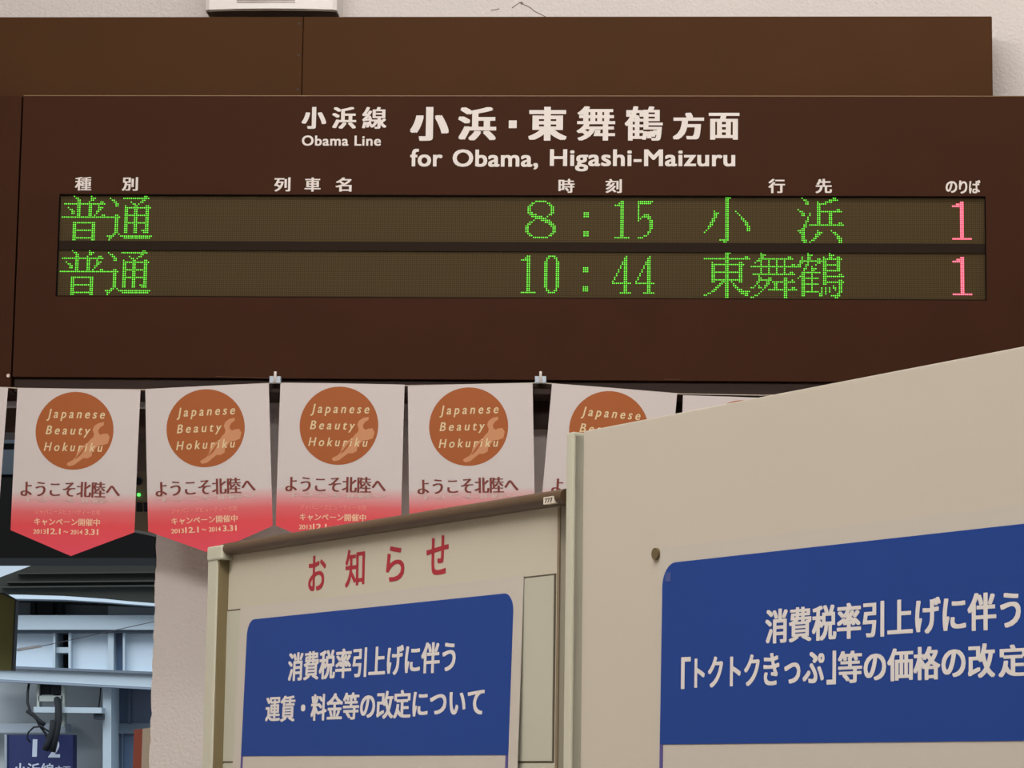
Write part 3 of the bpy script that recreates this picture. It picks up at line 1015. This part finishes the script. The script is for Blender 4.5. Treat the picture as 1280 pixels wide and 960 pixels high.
# glazed bay right of the post
g = box_px(G(), 139, 857, 240, 905, NA - 0.33, NA - 0.2)
gb_ = gal
build('pane', g, PBLUE, gb_, label='dim blue glass pane')
g = box_px(G(), 139, 917, 240, 1300, NA - 0.33, NA - 0.2)
build('pane', g, PBLUE, gb_, label='dim blue glass pane')
g = box_px(G(), 139, 904, 240, 917, NA - 0.33, NA - 0.18)
build('transom', g, mat('bay_transom', (120, 134, 148), 0.6), gb_)
g = box_px(G(), 160, 857, 163, 905, NA - 0.33, NA - 0.18)
box_px(g, 152, 917, 154, 1300, NA - 0.33, NA - 0.18)
build('mullion', g, mat('bay_mullion', (96, 110, 130), 0.6), gb_)
# hanging bracket with cables
nbk = NA + 0.0
hb = build('hanging_bracket', box_px(G(), 42, 883.5, 127, 890.5, nbk - 0.06, nbk + 0.05, 1), PWHITE, gal, label='pale bracket hung with dark cables')
g = box_px(G(), 46, 850, 49, 884, nbk - 0.05, nbk)
box_px(g, 76.5, 850, 80.5, 908, nbk - 0.05, nbk)
box_px(g, 48, 869.5, 78, 876.5, nbk - 0.05, nbk)
build('frame', g, mat('bracket_cream', (176, 180, 172), 0.6), hb)
g = box_px(G(), 50, 850, 62, 868, nbk - 0.06, nbk - 0.02)
box_px(g, 63, 850, 76, 868, nbk - 0.06, nbk - 0.01)
build('junction_box', g, PDARK, hb)


def wp(x, y, n):
    return B.pt(*B.uv(x, y, n), n)


g = G().tube([wp(36.5, 853, nbk), wp(34.8, 864, nbk + .02), wp(34.3, 878, nbk + .05), wp(38, 890, nbk + .07), wp(45, 897, nbk + .08), wp(49, 906, nbk + .08), wp(57, 917, nbk + .08), wp(61, 930, nbk + .08)], 0.0056, 8)
build('cable', g, PDARK, hb, smooth=True)
g = G().tube([wp(70, 856, nbk - .05), wp(71, 872, nbk - .03), wp(73, 882, nbk + .07), wp(73, 900, nbk + .09), wp(70, 918, nbk + .09), wp(65, 940, nbk + .09)], 0.0150, 8)
g.tube([wp(67, 900, nbk + .1), wp(65, 916, nbk + .1), wp(60, 928, nbk + .1), wp(56, 938, nbk + .1)], 0.0135, 8)
build('cable_bundle', g, PDARK, hb, smooth=True)
g = G().tube([wp(126, 860, nbk - .1), wp(125, 872, nbk - .08), wp(123.5, 884, nbk - .04)], 0.003, 6)
build('cable', g, PDARK, hb, smooth=True)
g = G().tube([wp(62, 915, nbk + .09), wp(52, 908, nbk + .09), wp(42, 909, nbk + .09), wp(35, 916, nbk + .09), wp(34, 923, nbk + .09), wp(38, 928, nbk + .09)], 0.0038, 6)
build('cable', g, PDARK, hb, smooth=True)
g = G().tube([wp(34, 889, nbk + .07), wp(42, 894, nbk + .08), wp(50, 902, nbk + .08), wp(56, 906, nbk + .08)], 0.009, 6)
build('cable_joint', g, PDARK, hb, smooth=True)
g = box_px(G(), 117, 892, 128, 899, nbk - 0.05, nbk + 0.03)
build('bracket_end', g, mat('bracket_end_dark', (60, 66, 74), 0.7), hb)
# wall ledge and fluorescent casing above the sign
g = box_px(G(), -60, 904, 82, 916.5, NA - 0.32, NA - 0.2, 0)
tag(build('lamp_casing', g, mat('lamp_casing_white', (206, 214, 222), 0.5), bevel=0.006), 'long white lamp casing above the dark blue platform sign', 'lamp casing')
# platform sign
ps = thing('platform_sign', 'dark blue platform sign with white number under the lamp casing', 'sign', B, *B.uv(50, 980, NA), NA)
g = box_px(G(), 8.5, 918.5, 91, 1010, NA - 0.1, NA - 0.02)
build('sign_panel', g, mat('sign_navy', (28, 38, 92), 0.5), ps)
g = box_px(G(), 5.5, 918, 8.5, 1010, NA - 0.1, NA - 0.01)
build('sign_edge', g, mat('sign_edge_grey', (150, 158, 168), 0.5), ps)
g = G()
SI = mat('sign_lettering', (200, 206, 220), 0.6)
write(g, B, glyph('1', .02, hv(.03)), 41, 924, 46, 946, NA - 0.018)
write(g, B, glyph('2', .02, hv(.03)), 61, 924, 75, 947, NA - 0.018)
build('platform_number', g, SI, ps)
g = G()
write(g, B, glyph('小浜線', 0, hv(.02,.01)), 17, 953.5, 67, 972, NA - 0.018)
write(g, B, glyph('方面', 0, hv(.02,.01)), 69, 957, 88, 969, NA - 0.018)
build('line_name', g, SI, ps)
# rust red board beside the wall
nr = -0.9
rb = thing('rust_red_board', 'rust red and cream upright board edge beside the plaster wall', 'board', B, *B.uv(177, 960, nr), nr)
vfl = -0.05
a, b_, c_ = B.uv(167.5, 912, nr), B.uv(178.5, 911, nr), B.uv(190, 909.5, nr)
build('red_face', G().prism(B, [(a[0], vfl), (b_[0], vfl), b_, a], nr - 0.3, nr), mat('rust_red', (150, 66, 44), 0.6, var=0.1), rb, label='rust red face')
build('cream_side', G().prism(B, [(b_[0], vfl), (c_[0], vfl), c_, b_], nr - 0.3, nr + 0.004), mat('board_cream', (190, 172, 150), 0.6), rb, label='cream side')
# olive box sign near the doorway and its stay wire
no = -0.75
ob = thing('hanging_box_sign', 'olive green box sign end hung in the doorway', 'sign', B, *B.uv(5, 838, no), no)
g = G().pxprism(B, [(-80, 837), (14, 838), (18.5, 750), (4, 743), (-80, 742)], no - 0.03, no)
build('box', g, mat('olive_box', (82, 84, 34), 0.55, var=0.08), ob)
g = G().pxprism(B, [(14, 838.2), (16, 838.3), (20.2, 749.5), (18.5, 750)], no - 0.03, no + 0.004)
build('edge_trim', g, PDARK, ob)
g = G().pxprism(B, [(-80, 742), (4, 743), (18.5, 750), (22, 751), (5, 741)], no - 0.03, no + 0.004)
build('top_trim', g, PDARK, ob)
g = G().tube([B.pt(*B.uv(-40, 745, no), no - 0.015), B.pt(*B.uv(-40, 500, no), no - 0.015)], 0.008, 8)
build('hanger', g, PDARK, ob)
nw = -1.2
sw = thing('stay_wire', 'thin stay wire with a bright turnbuckle beside the olive box', 'wire', B, *B.uv(40, 808, nw), nw)
build('wire', G().tube([wp(-60, 821, nw), wp(18, 813, nw), wp(60, 806, nw), wp(120, 793, nw), wp(215, 772, nw)], 0.0011, 6), mat('wire_grey', (120, 124, 128), 0.4, metal=0.5), sw)
build('turnbuckle', G().tube([wp(22, 812.4, nw), wp(30, 810.8, nw), wp(40, 809.2, nw), wp(49, 807.6, nw), wp(52, 807, nw)], 0.0052, 8), mat('bright_steel', (232, 238, 244), 0.4), sw, smooth=True, label='bright turnbuckle')
# beige indicator box just inside the doorway, between two pennants
ni = WN - 0.24
ib = thing('indicator_box', 'beige indicator box with a green light between two pennants', 'indicator', B, *B.uv(172, 660, ni), ni)
g = G().pxprism(B, [(140, 656), (193, 667), (193, 546), (140, 546)], ni - 0.15, ni)
build('casing', g, mat('indicator_beige', (128, 114, 92), 0.6), ib)
g = box_px(G(), 140, 546, 193, 589, ni, ni + 0.004)
build('upper_plate', g, mat('indicator_plate', (112, 94, 82), 0.6), ib)
g = G().disc(B, *B.uv(173.5, 602, ni), ni, ni + 0.01, 0.010, 14)
build('lens', g, PDARK, ib)
g = box_px(G(), 170.5, 628, 178, 639.5, ni, ni + 0.004)
box_px(g, 179.5, 628, 186, 639.5, ni, ni + 0.004)
build('slot', g, PDARK, ib)
g = G().disc(B, *B.uv(173.8, 618.5, ni), ni, ni + 0.006, 0.0042, 12)
build('indicator_light', g, mat('green_indicator', (30, 120, 30), 0.4, emit=(0.1, 1.0, 0.12, 1), estr=2.0), ib, label='tiny lit green light')
build('hanger', G().tube([wp(160, 550, ni - 0.07), wp(160, 505, ni - 0.07)], 0.012, 8), PDARK, ib)
